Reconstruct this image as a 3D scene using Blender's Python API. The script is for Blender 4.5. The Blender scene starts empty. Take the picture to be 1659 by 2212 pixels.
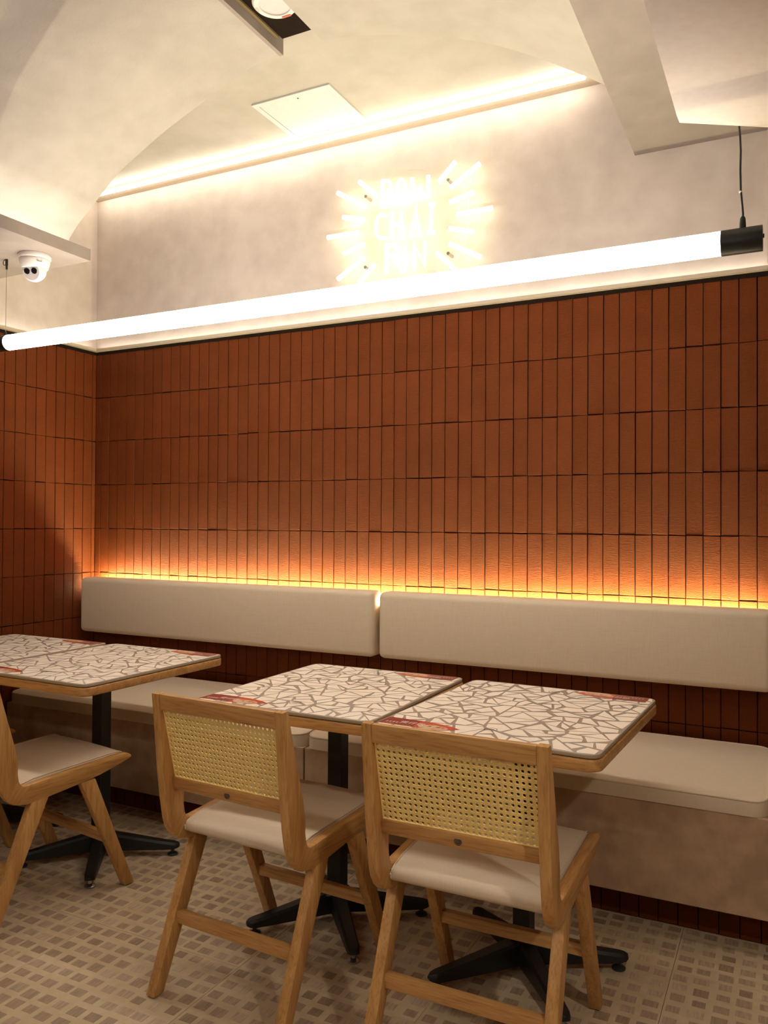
import bpy, bmesh, math, random
from mathutils import Vector, Matrix
random.seed(7)
scene = bpy.context.scene
COL = scene.collection

# ------------------------------------------------------------------ camera
cam_d = bpy.data.cameras.new('camera'); cam = bpy.data.objects.new('camera', cam_d); COL.objects.link(cam)
cam_d.sensor_fit = 'HORIZONTAL'; cam_d.sensor_width = 36.0
cam_d.lens = 36.0 * 1744.34 / 1659.0
cam_d.clip_start = 0.02
_r = Vector((0.8929226, 0.4501748, 0.0056464)); _u = Vector((0.0005430, -0.0136186, 0.9999071)); _f = Vector((-0.4502098, 0.8928366, 0.0124048))
cam.matrix_world = Matrix(((_r.x, _u.x, -_f.x, 0), (_r.y, _u.y, -_f.y, 0), (_r.z, _u.z, -_f.z, 1.33165), (0, 0, 0, 1)))
scene.camera = cam

# ------------------------------------------------------------------ world, exposure, light levels
w = bpy.data.worlds.new('world'); scene.world = w; w.use_nodes = True
w.node_tree.nodes['Background'].inputs[0].default_value = (0.05, 0.035, 0.02, 1)
w.node_tree.nodes['Background'].inputs[1].default_value = 0.0
scene.view_settings.view_transform = 'Standard'; scene.view_settings.look = 'None'
scene.view_settings.gamma = 1.0; scene.view_settings.use_curve_mapping = False
scene.view_settings.exposure = 0.4
try:
    scene.cycles.use_denoising = True
    scene.cycles.max_bounces = 8; scene.cycles.diffuse_bounces = 5
    scene.cycles.sample_clamp_indirect = 6.0
except Exception:
    pass
WARM = (1.0, 0.93, 0.80); WARMER = (1.0, 0.95, 0.60); NEUT = (1.0, 0.92, 0.80)
L_TUBE = 20.0; L_TUBE_FILL = 15.0; L_CORNICE = 17.0; L_COVE = 12.0; L_COVER = 30.0; L_BACK = 200.0; L_LEDGE = 8.0; L_NEON = 6.0
W_FILL_SPOT = 18.0

def add_fill_lamp(name, loc, watts, size=150, blend=0.7, radius=0.05, parent=None):  # light source inside each added fill spot
    l = bpy.data.lights.new(name, 'SPOT'); l.energy = watts; l.color = NEUT
    l.spot_size = math.radians(size); l.spot_blend = blend; l.shadow_soft_size = radius
    o = bpy.data.objects.new(name, l); COL.objects.link(o); o.location = loc
    if parent: o.parent = parent
    return o

# ------------------------------------------------------------------ helpers
def new_mat(name):
    m = bpy.data.materials.new(name); m.use_nodes = True
    nt = m.node_tree; b = nt.nodes['Principled BSDF']
    return m, nt, b

def nd(nt, t, **kw):
    n = nt.nodes.new(t)
    for k, v in kw.items():
        setattr(n, k, v)
    return n

def ramp(nt, stops):
    r = nd(nt, 'ShaderNodeValToRGB'); e = r.color_ramp.elements
    e[0].position, e[0].color = stops[0][0], (*stops[0][1], 1)
    e[1].position, e[1].color = stops[-1][0], (*stops[-1][1], 1)
    for p, c in stops[1:-1]:
        x = e.new(p); x.color = (*c, 1)
    return r

def plain(name, col, rough=0.5, metal=0.0, spec=0.5):
    m, nt, b = new_mat(name)
    tc = nd(nt, 'ShaderNodeTexCoord'); n = nd(nt, 'ShaderNodeTexNoise'); n.inputs['Scale'].default_value = 40
    nt.links.new(tc.outputs['Object'], n.inputs['Vector'])
    c2 = tuple(min(1, c * 1.03 + 0.0006) for c in col); c1 = tuple(c * 0.97 for c in col)
    r = ramp(nt, [(0.3, c1), (0.7, c2)]); nt.links.new(n.outputs['Fac'], r.inputs['Fac'])
    nt.links.new(r.outputs['Color'], b.inputs['Base Color'])
    b.inputs['Roughness'].default_value = rough; b.inputs['Metallic'].default_value = metal
    b.inputs['Specular IOR Level'].default_value = spec
    return m

def emit(name, col, strength):
    m = bpy.data.materials.new(name); m.use_nodes = True; nt = m.node_tree; nt.nodes.clear()
    e = nd(nt, 'ShaderNodeEmission'); e.inputs[0].default_value = (*col, 1); e.inputs[1].default_value = strength
    o = nd(nt, 'ShaderNodeOutputMaterial'); nt.links.new(e.outputs[0], o.inputs[0])
    return m

def plaster(name, c1, c2, scale=2.2, bump=0.15, rough=0.75, fine=60):
    m, nt, b = new_mat(name)
    tc = nd(nt, 'ShaderNodeTexCoord')
    n1 = nd(nt, 'ShaderNodeTexNoise'); n1.inputs['Scale'].default_value = scale; n1.inputs['Detail'].default_value = 9; n1.inputs['Roughness'].default_value = 0.62; n1.inputs['Distortion'].default_value = 0.5
    n2 = nd(nt, 'ShaderNodeTexNoise'); n2.inputs['Scale'].default_value = scale * 6; n2.inputs['Detail'].default_value = 6
    n3 = nd(nt, 'ShaderNodeTexNoise'); n3.inputs['Scale'].default_value = fine; n3.inputs['Detail'].default_value = 4
    for n in (n1, n2, n3): nt.links.new(tc.outputs['Object'], n.inputs['Vector'])
    mx = nd(nt, 'ShaderNodeMath', operation='MULTIPLY_ADD'); mx.inputs[1].default_value = 0.45
    nt.links.new(n2.outputs['Fac'], mx.inputs[0])
    ad = nd(nt, 'ShaderNodeMath', operation='MULTIPLY'); ad.inputs[1].default_value = 0.55
    nt.links.new(n1.outputs['Fac'], ad.inputs[0]); nt.links.new(ad.outputs[0], mx.inputs[2])
    r = ramp(nt, [(0.38, c1), (0.5, tuple((a + d) / 2 for a, d in zip(c1, c2))), (0.62, c2)])
    nt.links.new(mx.outputs[0], r.inputs['Fac']); nt.links.new(r.outputs['Color'], b.inputs['Base Color'])
    bp = nd(nt, 'ShaderNodeBump'); bp.inputs['Strength'].default_value = bump; bp.inputs['Distance'].default_value = 0.004
    nt.links.new(n3.outputs['Fac'], bp.inputs['Height']); nt.links.new(bp.outputs['Normal'], b.inputs['Normal'])
    b.inputs['Roughness'].default_value = rough; b.inputs['Specular IOR Level'].default_value = 0.25
    return m

def wood(name, axis, c1, c2, c3, rough=0.42, bend=False):
    m, nt, b = new_mat(name)
    tc = nd(nt, 'ShaderNodeTexCoord'); mp = nd(nt, 'ShaderNodeMapping')
    sc = [16, 16, 16]; sc[axis] = 1.3
    mp.inputs['Scale'].default_value = sc
    nt.links.new(tc.outputs['Object'], mp.inputs['Vector'])
    if bend:   # the grain follows the boomerang shape of a chair side: upright in the post, lengthwise in the seat rail
        m2 = nd(nt, 'ShaderNodeMapping'); m2.inputs['Scale'].default_value = (16, 1.3, 16); nt.links.new(tc.outputs['Object'], m2.inputs['Vector'])
        sx = nd(nt, 'ShaderNodeSeparateXYZ'); nt.links.new(tc.outputs['Object'], sx.inputs[0])
        sm = nd(nt, 'ShaderNodeMath', operation='SUBTRACT'); nt.links.new(sx.outputs['Y'], sm.inputs[0]); nt.links.new(sx.outputs['Z'], sm.inputs[1])
        mr = nd(nt, 'ShaderNodeMapRange'); mr.inputs['From Min'].default_value = -0.66; mr.inputs['From Max'].default_value = -0.585
        nt.links.new(sm.outputs[0], mr.inputs['Value'])
        mv = nd(nt, 'ShaderNodeMix', data_type='VECTOR'); nt.links.new(mr.outputs[0], mv.inputs['Factor'])
        nt.links.new(mp.outputs[0], mv.inputs[4]); nt.links.new(m2.outputs[0], mv.inputs[5]); mp_out = mv.outputs[1]
    else:
        mp_out = mp.outputs[0]
    n1 = nd(nt, 'ShaderNodeTexNoise'); n1.inputs['Scale'].default_value = 2.2; n1.inputs['Detail'].default_value = 8; n1.inputs['Roughness'].default_value = 0.6; n1.inputs['Distortion'].default_value = 0.9
    nt.links.new(mp_out, n1.inputs['Vector'])
    n2 = nd(nt, 'ShaderNodeTexNoise'); n2.inputs['Scale'].default_value = 14; n2.inputs['Detail'].default_value = 3
    nt.links.new(mp_out, n2.inputs['Vector'])
    r = ramp(nt, [(0.3, c1), (0.5, c2), (0.72, c3)]); nt.links.new(n1.outputs['Fac'], r.inputs['Fac'])
    r2 = ramp(nt, [(0.32, (0.72, 0.68, 0.62)), (0.5, (1, 1, 1))]); nt.links.new(n2.outputs['Fac'], r2.inputs['Fac'])
    mx = nd(nt, 'ShaderNodeMixRGB', blend_type='MULTIPLY'); mx.inputs[0].default_value = 0.8
    nt.links.new(r.outputs[0], mx.inputs[1]); nt.links.new(r2.outputs[0], mx.inputs[2])
    nt.links.new(mx.outputs[0], b.inputs['Base Color'])
    bp = nd(nt, 'ShaderNodeBump'); bp.inputs['Strength'].default_value = 0.12; bp.inputs['Distance'].default_value = 0.002
    nt.links.new(n1.outputs['Fac'], bp.inputs['Height']); nt.links.new(bp.outputs[0], b.inputs['Normal'])
    b.inputs['Roughness'].default_value = rough; b.inputs['Specular IOR Level'].default_value = 0.4
    return m

def tile_mat(name, c1, c2, rough=0.52):
    m, nt, b = new_mat(name)
    tc = nd(nt, 'ShaderNodeTexCoord'); oi = nd(nt, 'ShaderNodeObjectInfo'); geo = nd(nt, 'ShaderNodeNewGeometry')
    at = nd(nt, 'ShaderNodeAttribute'); at.attribute_name = 'tone'
    n1 = nd(nt, 'ShaderNodeTexNoise'); n1.inputs['Scale'].default_value = 9; n1.inputs['Detail'].default_value = 6
    n2 = nd(nt, 'ShaderNodeTexNoise'); n2.inputs['Scale'].default_value = 330; n2.inputs['Detail'].default_value = 3
    mp = nd(nt, 'ShaderNodeMapping'); mp.inputs['Scale'].default_value = (55, 55, 260)
    n3 = nd(nt, 'ShaderNodeTexNoise'); n3.inputs['Scale'].default_value = 1.0; n3.inputs['Detail'].default_value = 5; n3.inputs['Roughness'].default_value = 0.65; n3.inputs['Distortion'].default_value = 0.8
    nt.links.new(geo.outputs['Position'], n1.inputs['Vector']); nt.links.new(geo.outputs['Position'], n2.inputs['Vector'])
    nt.links.new(geo.outputs['Position'], mp.inputs['Vector']); nt.links.new(mp.outputs[0], n3.inputs['Vector'])
    s = nd(nt, 'ShaderNodeMath', operation='ADD'); nt.links.new(oi.outputs['Random'], s.inputs[0]); nt.links.new(at.outputs['Fac'], s.inputs[1])
    fr = nd(nt, 'ShaderNodeMath', operation='FRACT'); nt.links.new(s.outputs[0], fr.inputs[0])
    mu = nd(nt, 'ShaderNodeMath', operation='MULTIPLY'); mu.inputs[1].default_value = 0.22; nt.links.new(fr.outputs[0], mu.inputs[0])
    mu2 = nd(nt, 'ShaderNodeMath', operation='MULTIPLY_ADD'); mu2.inputs[1].default_value = 0.70; nt.links.new(n1.outputs['Fac'], mu2.inputs[0]); nt.links.new(mu.outputs[0], mu2.inputs[2])
    r = ramp(nt, [(0.2, c1), (0.8, c2)]); nt.links.new(mu2.outputs[0], r.inputs['Fac'])
    sp = ramp(nt, [(0.33, (0.42, 0.38, 0.35)), (0.41, (1, 1, 1)), (0.74, (1, 1, 1)), (0.80, (1.3, 1.25, 1.2))]); nt.links.new(n2.outputs['Fac'], sp.inputs['Fac'])
    mx = nd(nt, 'ShaderNodeMixRGB', blend_type='MULTIPLY'); mx.inputs[0].default_value = 0.9
    nt.links.new(r.outputs[0], mx.inputs[1]); nt.links.new(sp.outputs[0], mx.inputs[2])
    # lime scuffs
    n4 = nd(nt, 'ShaderNodeTexNoise'); n4.inputs['Scale'].default_value = 60; n4.inputs['Detail'].default_value = 8; n4.inputs['Roughness'].default_value = 0.8
    nt.links.new(geo.outputs['Position'], n4.inputs['Vector'])
    sc = ramp(nt, [(0.70, (0, 0, 0)), (0.76, (0.5, 0.5, 0.5))]); nt.links.new(n4.outputs['Fac'], sc.inputs['Fac'])
    mx2 = nd(nt, 'ShaderNodeMixRGB'); mx2.inputs[2].default_value = (0.55, 0.36, 0.2, 1)
    nt.links.new(sc.outputs[0], mx2.inputs[0]); nt.links.new(mx.outputs[0], mx2.inputs[1])
    nt.links.new(mx2.outputs[0], b.inputs['Base Color'])
    bp = nd(nt, 'ShaderNodeBump'); bp.inputs['Strength'].default_value = 0.9; bp.inputs['Distance'].default_value = 0.003
    nt.links.new(n3.outputs['Fac'], bp.inputs['Height']); nt.links.new(bp.outputs[0], b.inputs['Normal'])
    b.inputs['Roughness'].default_value = rough; b.inputs['Specular IOR Level'].default_value = 0.25; b.inputs['Specular Tint'].default_value = (1.0, 0.60, 0.28, 1)
    b.inputs['Sheen Weight'].default_value = 0.02; b.inputs['Sheen Roughness'].default_value = 0.45; b.inputs['Sheen Tint'].default_value = (1.0, 0.78, 0.5, 1)
    return m

def fabric(name, col):
    m, nt, b = new_mat(name)
    tc = nd(nt, 'ShaderNodeTexCoord')
    mp1 = nd(nt, 'ShaderNodeMapping'); mp1.inputs['Scale'].default_value = (25, 700, 700)
    mp2 = nd(nt, 'ShaderNodeMapping'); mp2.inputs['Scale'].default_value = (700, 120, 25)
    ns = []
    for mp in (mp1, mp2):
        nt.links.new(tc.outputs['Object'], mp.inputs['Vector'])
        n = nd(nt, 'ShaderNodeTexNoise'); n.inputs['Scale'].default_value = 1; n.inputs['Detail'].default_value = 3
        nt.links.new(mp.outputs[0], n.inputs['Vector']); ns.append(n)
    ad = nd(nt, 'ShaderNodeMath', operation='ADD'); nt.links.new(ns[0].outputs['Fac'], ad.inputs[0]); nt.links.new(ns[1].outputs['Fac'], ad.inputs[1])
    r = ramp(nt, [(0.36, tuple(c * 0.93 for c in col)), (0.64, tuple(min(1, c * 1.05) for c in col))])
    h = nd(nt, 'ShaderNodeMath', operation='MULTIPLY'); h.inputs[1].default_value = 0.5; nt.links.new(ad.outputs[0], h.inputs[0])
    nt.links.new(h.outputs[0], r.inputs['Fac']); nt.links.new(r.outputs[0], b.inputs['Base Color'])
    bp = nd(nt, 'ShaderNodeBump'); bp.inputs['Strength'].default_value = 0.15; bp.inputs['Distance'].default_value = 0.001
    nt.links.new(ad.outputs[0], bp.inputs['Height']); nt.links.new(bp.outputs[0], b.inputs['Normal'])
    b.inputs['Roughness'].default_value = 0.62; b.inputs['Specular IOR Level'].default_value = 0.3
    b.inputs['Sheen Weight'].default_value = 0.1
    return m

M = {}
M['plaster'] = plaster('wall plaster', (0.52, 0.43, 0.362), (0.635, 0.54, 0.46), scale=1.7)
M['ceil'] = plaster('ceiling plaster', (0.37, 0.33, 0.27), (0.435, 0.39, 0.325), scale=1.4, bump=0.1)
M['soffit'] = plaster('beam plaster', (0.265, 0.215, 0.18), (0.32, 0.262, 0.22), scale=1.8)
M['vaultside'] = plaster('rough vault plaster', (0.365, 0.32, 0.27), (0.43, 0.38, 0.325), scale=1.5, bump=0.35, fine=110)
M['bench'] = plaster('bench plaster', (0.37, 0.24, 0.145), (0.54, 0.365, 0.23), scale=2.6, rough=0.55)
M['white'] = plain('smooth white paint', (0.66, 0.56, 0.46), 0.6, spec=0.25)
M['panelwhite'] = plain('white access panel paint', (0.56, 0.55, 0.50), 0.5, spec=0.3)
M['tile'] = tile_mat('terracotta tile', (0.106, 0.021, 0.0050), (0.152, 0.031, 0.0078))
M['mortar'] = plain('dark mortar', (0.012, 0.004, 0.004), 0.9, spec=0.1)
M['woodz'] = wood('ash wood upright', 2, (0.40, 0.195, 0.060), (0.53, 0.275, 0.088), (0.62, 0.345, 0.125))
M['woodside'] = wood('ash wood bent side', 2, (0.36, 0.165, 0.048), (0.53, 0.275, 0.088), (0.64, 0.36, 0.132), bend=True)
M['woodx'] = wood('ash wood crosswise', 0, (0.37, 0.17, 0.052), (0.51, 0.26, 0.084), (0.61, 0.335, 0.12))
M['woody'] = wood('ash wood lengthwise', 1, (0.40, 0.195, 0.060), (0.53, 0.275, 0.088), (0.62, 0.345, 0.125))
M['cane'] = plain('woven cane', (0.90, 0.68, 0.26), 0.6, spec=0.25)
M['fabric'] = fabric('beige linen vinyl', (0.63, 0.50, 0.35))
M['black'] = plain('black powder coat', (0.008, 0.008, 0.008), 0.45)
M['blackmatte'] = plain('matte black paint', (0.016, 0.009, 0.006), 0.95, spec=0.05)
M['steel'] = plain('brushed steel', (0.5, 0.5, 0.5), 0.3, metal=1.0)
M['rubber'] = plain('dark rubber', (0.02, 0.02, 0.022), 0.4)
M['lamtop'] = plain('grey brown laminate', (0.34, 0.265, 0.205), 0.35)
M['lamedge'] = plain('laminate edge', (0.34, 0.265, 0.175), 0.5)
M['shard'] = plain('cream print', (0.86, 0.755, 0.62), 0.35)
M['red'] = plain('dark red print', (0.22, 0.022, 0.015), 0.35)
M['redbright'] = plain('bright red print', (0.50, 0.075, 0.03), 0.35)
M['food'] = plain('orange food print', (0.56, 0.27, 0.13), 0.35)
M['food2'] = plain('pale food print', (0.62, 0.42, 0.26), 0.35)
M['ink'] = plain('dark ink', (0.02, 0.018, 0.018), 0.4)
M['whiteink'] = plain('white ink', (0.78, 0.68, 0.6), 0.4)
M['cctv'] = plain('white plastic', (0.72, 0.66, 0.60), 0.35)
M['cctvface'] = plain('camera face plastic', (0.45, 0.38, 0.35), 0.3)
M['lens'] = plain('black glass lens', (0.006, 0.006, 0.008), 0.08)
M['beige'] = plain('beige painted ledge', (0.50, 0.40, 0.29), 0.6, spec=0.2)
M['alu'] = plain('aluminium profile', (0.6, 0.57, 0.52), 0.4, metal=0.8)
M['dllens'] = plain('frosted lamp lens', (0.62, 0.53, 0.50), 0.5)
M['labelred'] = plain('red sticker', (0.5, 0.12, 0.07), 0.5)
M['brown'] = plain('brown box side', (0.22, 0.15, 0.06), 0.6)
M['floorbase'] = plaster('floor tile ground', (0.49, 0.37, 0.23), (0.585, 0.45, 0.29), scale=5, bump=0.03, rough=0.5)
M['subfloor'] = plain('tile joint', (0.2, 0.14, 0.085), 0.8)
def inlay(name, c):
    m, nt, b = new_mat(name)
    geo = nd(nt, 'ShaderNodeNewGeometry'); mp = nd(nt, 'ShaderNodeMapping'); mp.inputs['Scale'].default_value = (160, 18, 20)
    mp.inputs['Rotation'].default_value = (0, 0, 0.25)
    n = nd(nt, 'ShaderNodeTexNoise'); n.inputs['Scale'].default_value = 1; n.inputs['Detail'].default_value = 5
    nt.links.new(geo.outputs['Position'], mp.inputs['Vector']); nt.links.new(mp.outputs[0], n.inputs['Vector'])
    r = ramp(nt, [(0.35, tuple(x * 0.82 for x in c)), (0.65, tuple(min(1, x * 1.16) for x in c))]); nt.links.new(n.outputs['Fac'], r.inputs['Fac'])
    nt.links.new(r.outputs[0], b.inputs['Base Color']); b.inputs['Roughness'].default_value = 0.5
    return m
INL = [inlay('stone inlay ' + t, c) for t, c in (('dark', (0.30, 0.205, 0.13)), ('brown', (0.35, 0.245, 0.157)), ('tan', (0.40, 0.29, 0.19)), ('pale', (0.47, 0.35, 0.235)))]
M['e_tube'] = emit('tube light', (1.0, 0.945, 0.87), L_TUBE)
M['e_tube_fill'] = emit('fill tube light', (1.0, 0.945, 0.87), L_TUBE_FILL)  # glow of the added tube behind the camera
M['e_cornice'] = emit('cornice light', WARM, L_CORNICE)
M['e_cove'] = emit('cove light', WARM, L_COVE)
M['e_cover'] = emit('beam cove light', WARM, L_COVER)
M['e_back'] = emit('bench light', WARMER, L_BACK)
M['e_ledge'] = emit('ledge light', WARM, L_LEDGE)
M['e_neon'] = emit('neon light', (1.0, 0.90, 0.62), L_NEON)
def acrylic():
    m = bpy.data.materials.new('clear acrylic'); m.use_nodes = True; nt = m.node_tree; nt.nodes.clear()
    t = nd(nt, 'ShaderNodeBsdfTransparent'); t.inputs[0].default_value = (0.985, 0.985, 0.98, 1)
    g = nd(nt, 'ShaderNodeBsdfGlossy'); g.inputs['Roughness'].default_value = 0.05
    f = nd(nt, 'ShaderNodeFresnel'); f.inputs[0].default_value = 1.08
    mx = nd(nt, 'ShaderNodeMixShader'); o = nd(nt, 'ShaderNodeOutputMaterial')
    nt.links.new(f.outputs[0], mx.inputs[0]); nt.links.new(t.outputs[0], mx.inputs[1]); nt.links.new(g.outputs[0], mx.inputs[2]); nt.links.new(mx.outputs[0], o.inputs[0])
    return m
M['acrylic'] = acrylic()

def link(o, parent=None, label=None, cat=None, group=None, kind=None):
    COL.objects.link(o)
    if parent: o.parent = parent
    if label: o['label'] = label
    if cat: o['category'] = cat
    if group: o['group'] = group
    if kind: o['kind'] = kind
    return o

def mk(bm, name, mats, smooth=None):
    me = bpy.data.meshes.new(name)
    bm.normal_update(); bm.to_mesh(me); bm.free()
    for m in (mats if isinstance(mats, (list, tuple)) else [mats]):
        me.materials.append(M[m] if isinstance(m, str) else m)
    if smooth is not None:
        me.polygons.foreach_set('use_smooth', [True] * len(me.polygons))
        if smooth < 180:
            try: me.set_sharp_from_angle(angle=math.radians(smooth))
            except Exception: pass
    return me

def obj(name, bm, mats, parent=None, smooth=None, **kw):
    me = bm if isinstance(bm, bpy.types.Mesh) else mk(bm, name, mats, smooth)
    return link(bpy.data.objects.new(name, me), parent, **kw)

def thing(name, label, cat, loc=(0, 0, 0), rotz=0.0, group=None):
    o = bpy.data.objects.new(name, None); o.empty_display_size = 0.1
    o.location = loc; o.rotation_euler = (0, 0, rotz)
    return link(o, None, label, cat, group)

def dup(root, loc=None, rotz=None, label=None):
    r = root.copy(); COL.objects.link(r)
    if loc is not None: r.location = loc
    if rotz is not None: r.rotation_euler = (0, 0, rotz)
    if label: r['label'] = label
    for ch in list(root.children):
        c = ch.copy(); COL.objects.link(c); c.parent = r
        for g in list(ch.children):
            d = g.copy(); COL.objects.link(d); d.parent = c
    return r

def box(x0, x1, y0, y1, z0, z1, bm=None, bev=0.0, seg=2, mi=0):
    new = bm is None
    if new: bm = bmesh.new()
    vs = [bm.verts.new((x, y, z)) for z in (z0, z1) for y in (y0, y1) for x in (x0, x1)]
    F = [(0, 2, 3, 1), (4, 5, 7, 6), (0, 1, 5, 4), (2, 6, 7, 3), (0, 4, 6, 2), (1, 3, 7, 5)]
    fs = [bm.faces.new([vs[i] for i in f]) for f in F]
    for f in fs: f.material_index = mi
    if bev > 0:
        es = list({e for f in fs for e in f.edges})
        bmesh.ops.bevel(bm, geom=es, offset=bev, segments=seg, profile=0.5, affect='EDGES')
    return bm

def prism(pts, axis, a0, a1, bm=None, bev=0.0, seg=2):
    """polygon pts in the two other axes, extruded along axis from a0 to a1"""
    new = bm is None
    if new: bm = bmesh.new()
    def P(p, a):
        return {0: (a, p[0], p[1]), 1: (p[0], a, p[1]), 2: (p[0], p[1], a)}[axis]
    A = [bm.verts.new(P(p, a0)) for p in pts]; B = [bm.verts.new(P(p, a1)) for p in pts]
    n = len(pts)
    fs = [bm.faces.new(A[::-1]), bm.faces.new(B)]
    for i in range(n):
        fs.append(bm.faces.new((A[i], A[(i + 1) % n], B[(i + 1) % n], B[i])))
    bmesh.ops.recalc_face_normals(bm, faces=fs)
    if bev > 0:
        es = [e for e in fs[0].edges] + [e for e in fs[1].edges]
        bmesh.ops.bevel(bm, geom=es, offset=bev, segments=seg, profile=0.5, affect='EDGES')
    return bm

def hexa(b4, t4, bm=None, bev=0.0):
    """block from four bottom and four top points"""
    if bm is None: bm = bmesh.new()
    v = [bm.verts.new(p) for p in list(b4) + list(t4)]
    fs = [bm.faces.new([v[i] for i in f]) for f in ((3, 2, 1, 0), (4, 5, 6, 7), (0, 1, 5, 4), (1, 2, 6, 5), (2, 3, 7, 6), (3, 0, 4, 7))]
    bmesh.ops.recalc_face_normals(bm, faces=fs)
    if bev > 0:
        bmesh.ops.bevel(bm, geom=list({e for f in fs for e in f.edges}), offset=bev, segments=2, profile=0.5, affect='EDGES')
    return bm

def tube(path, r, bm=None, n=8, cap=True, rs=None):
    if bm is None: bm = bmesh.new()
    P = [Vector(p) for p in path]; rings = []
    for i, p in enumerate(P):
        t = (P[min(i + 1, len(P) - 1)] - P[max(i - 1, 0)]).normalized()
        a = Vector((0, 0, 1)) if abs(t.z) < 0.9 else Vector((0, 1, 0))
        u = t.cross(a).normalized(); v = t.cross(u)
        rr = rs[i] if rs else r
        rings.append([bm.verts.new(p + (u * math.cos(2 * math.pi * k / n) + v * math.sin(2 * math.pi * k / n)) * rr) for k in range(n)])
    fs = []
    for a, b in zip(rings, rings[1:]):
        for k in range(n):
            fs.append(bm.faces.new((a[k], a[(k + 1) % n], b[(k + 1) % n], b[k])))
    if cap:
        fs.append(bm.faces.new(rings[0][::-1])); fs.append(bm.faces.new(rings[-1]))
    bmesh.ops.recalc_face_normals(bm, faces=fs)
    return bm

def lathe(prof, n=32, bm=None, close=True):
    if bm is None: bm = bmesh.new()
    rings = []
    for r, z in prof:
        rings.append([bm.verts.new((r * math.cos(2 * math.pi * k / n), r * math.sin(2 * math.pi * k / n), z)) for k in range(n)] if r > 1e-6 else [bm.verts.new((0, 0, z))])
    fs = []
    for a, b in zip(rings, rings[1:]):
        for k in range(n):
            if len(a) == 1 and len(b) == 1: continue
            if len(a) == 1: fs.append(bm.faces.new((a[0], b[k], b[(k + 1) % n])))
            elif len(b) == 1: fs.append(bm.faces.new((a[k], b[0], a[(k + 1) % n])))
            else: fs.append(bm.faces.new((a[k], a[(k + 1) % n], b[(k + 1) % n], b[k])))
    bmesh.ops.recalc_face_normals(bm, faces=fs)
    return bm

def rrect(x0, x1, y0, y1, r, n=6):
    out = []
    for cx, cy, a in ((x1 - r, y1 - r, 0), (x0 + r, y1 - r, 90), (x0 + r, y0 + r, 180), (x1 - r, y0 + r, 270)):
        for k in range(n + 1):
            t = math.radians(a + 90 * k / n); out.append((cx + r * math.cos(t), cy + r * math.sin(t)))
    return out

def text_mesh(s, size, name):
    c = bpy.data.curves.new(name, 'FONT'); c.body = s; c.size = size; c.align_x = 'CENTER'; c.align_y = 'CENTER'; c.resolution_u = 2
    o = bpy.data.objects.new(name, c); COL.objects.link(o)
    bpy.context.view_layer.update()
    me = bpy.data.meshes.new_from_object(o.evaluated_get(bpy.context.evaluated_depsgraph_get()))
    bpy.data.objects.remove(o); bpy.data.curves.remove(c)
    return me

# ================================================================== SETTING
XL = -3.4717          # face of the tiled left wall
YB = 3.30             # face of the tiled back wall
TW, TH, Z1 = 0.06265, 0.24212, 2.01336
TILE_TOP = Z1 + 0.238

def S(name, bm, mats, smooth=None, parent=None, label=None):
    return obj(name, bm, mats, parent, smooth, label=label, kind='structure')

# floor -------------------------------------------------------------
floor = S('floor', box(-3.9, 3.6, -3.6, 3.6, -0.08, -0.006), 'subfloor')
PT = 0.0578
fx0, fy0 = -0.317 - 10 * PT * 6, 2.555 - 10 * PT * 8
slab = mk(box(-5 * PT + 0.0006, 5 * PT - 0.0006, -5 * PT + 0.0006, 5 * PT - 0.0006, -0.012, 0.0, bev=0.0006, seg=1), 'floor_tile', 'floorbase')
for i in range(0, 13):
    for j in range(0, 10):
        cx, cy = fx0 + (i + 0.5) * 10 * PT, fy0 + (j + 0.5) * 10 * PT
        if cx > 3.3: continue
        o = obj('floor_tile', slab, None, floor); o.location = (cx, cy, 0)
cells = []
for i in range(-2, 88):
    for j in range(22, 90):
        x, y = fx0 + (i + 0.5) * PT, fy0 + (j + 0.5) * PT
        if x < XL + 0.03 or x > 1.3 or y > 2.832 or y < 0.9: continue
        cells.append((x, y))
def vis(x, y):
    d = Vector((x, y, -1.33165)); z = d.dot(_f)
    u = 829.5 + 1744.34 * d.dot(_r) / z; v = 1106 - 1744.34 * d.dot(_u) / z
    return z, (-25 < u < 1684 and v < 2240)
order = sorted([(vis(x, y)[0], x, y) for x, y in cells if vis(x, y)[1]])
near = set((x, y) for _, x, y in order[:300])
inl_mesh = []
for k in range(12):
    a, b = random.uniform(0.034, 0.045) / 2, random.uniform(0.030, 0.039) / 2
    inl_mesh.append([mk(box(-a, a, -b, b, -0.001, 0.0004, bev=0.0002, seg=1), 'stone_inlay', INL[m]) for m in range(4)])
bm = bmesh.new()
wts = [0, 1, 1, 1, 2, 2, 2, 3]
for x, y in cells:
    xx, yy = x + random.uniform(-0.004, 0.004), y + random.uniform(-0.005, 0.005)
    m = random.choice(wts)
    if (x, y) in near:
        o = obj('stone_inlay', inl_mesh[random.randrange(12)][m], None, floor); o.location = (xx, yy, 0)
    else:
        a, b = random.uniform(0.034, 0.045) / 2, random.uniform(0.030, 0.039) / 2
        box(xx - a, xx + a, yy - b, yy + b, -0.001, 0.0004, bm=bm, mi=m)
obj('stone_inlays', bm, INL, floor, kind='stuff')

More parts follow.
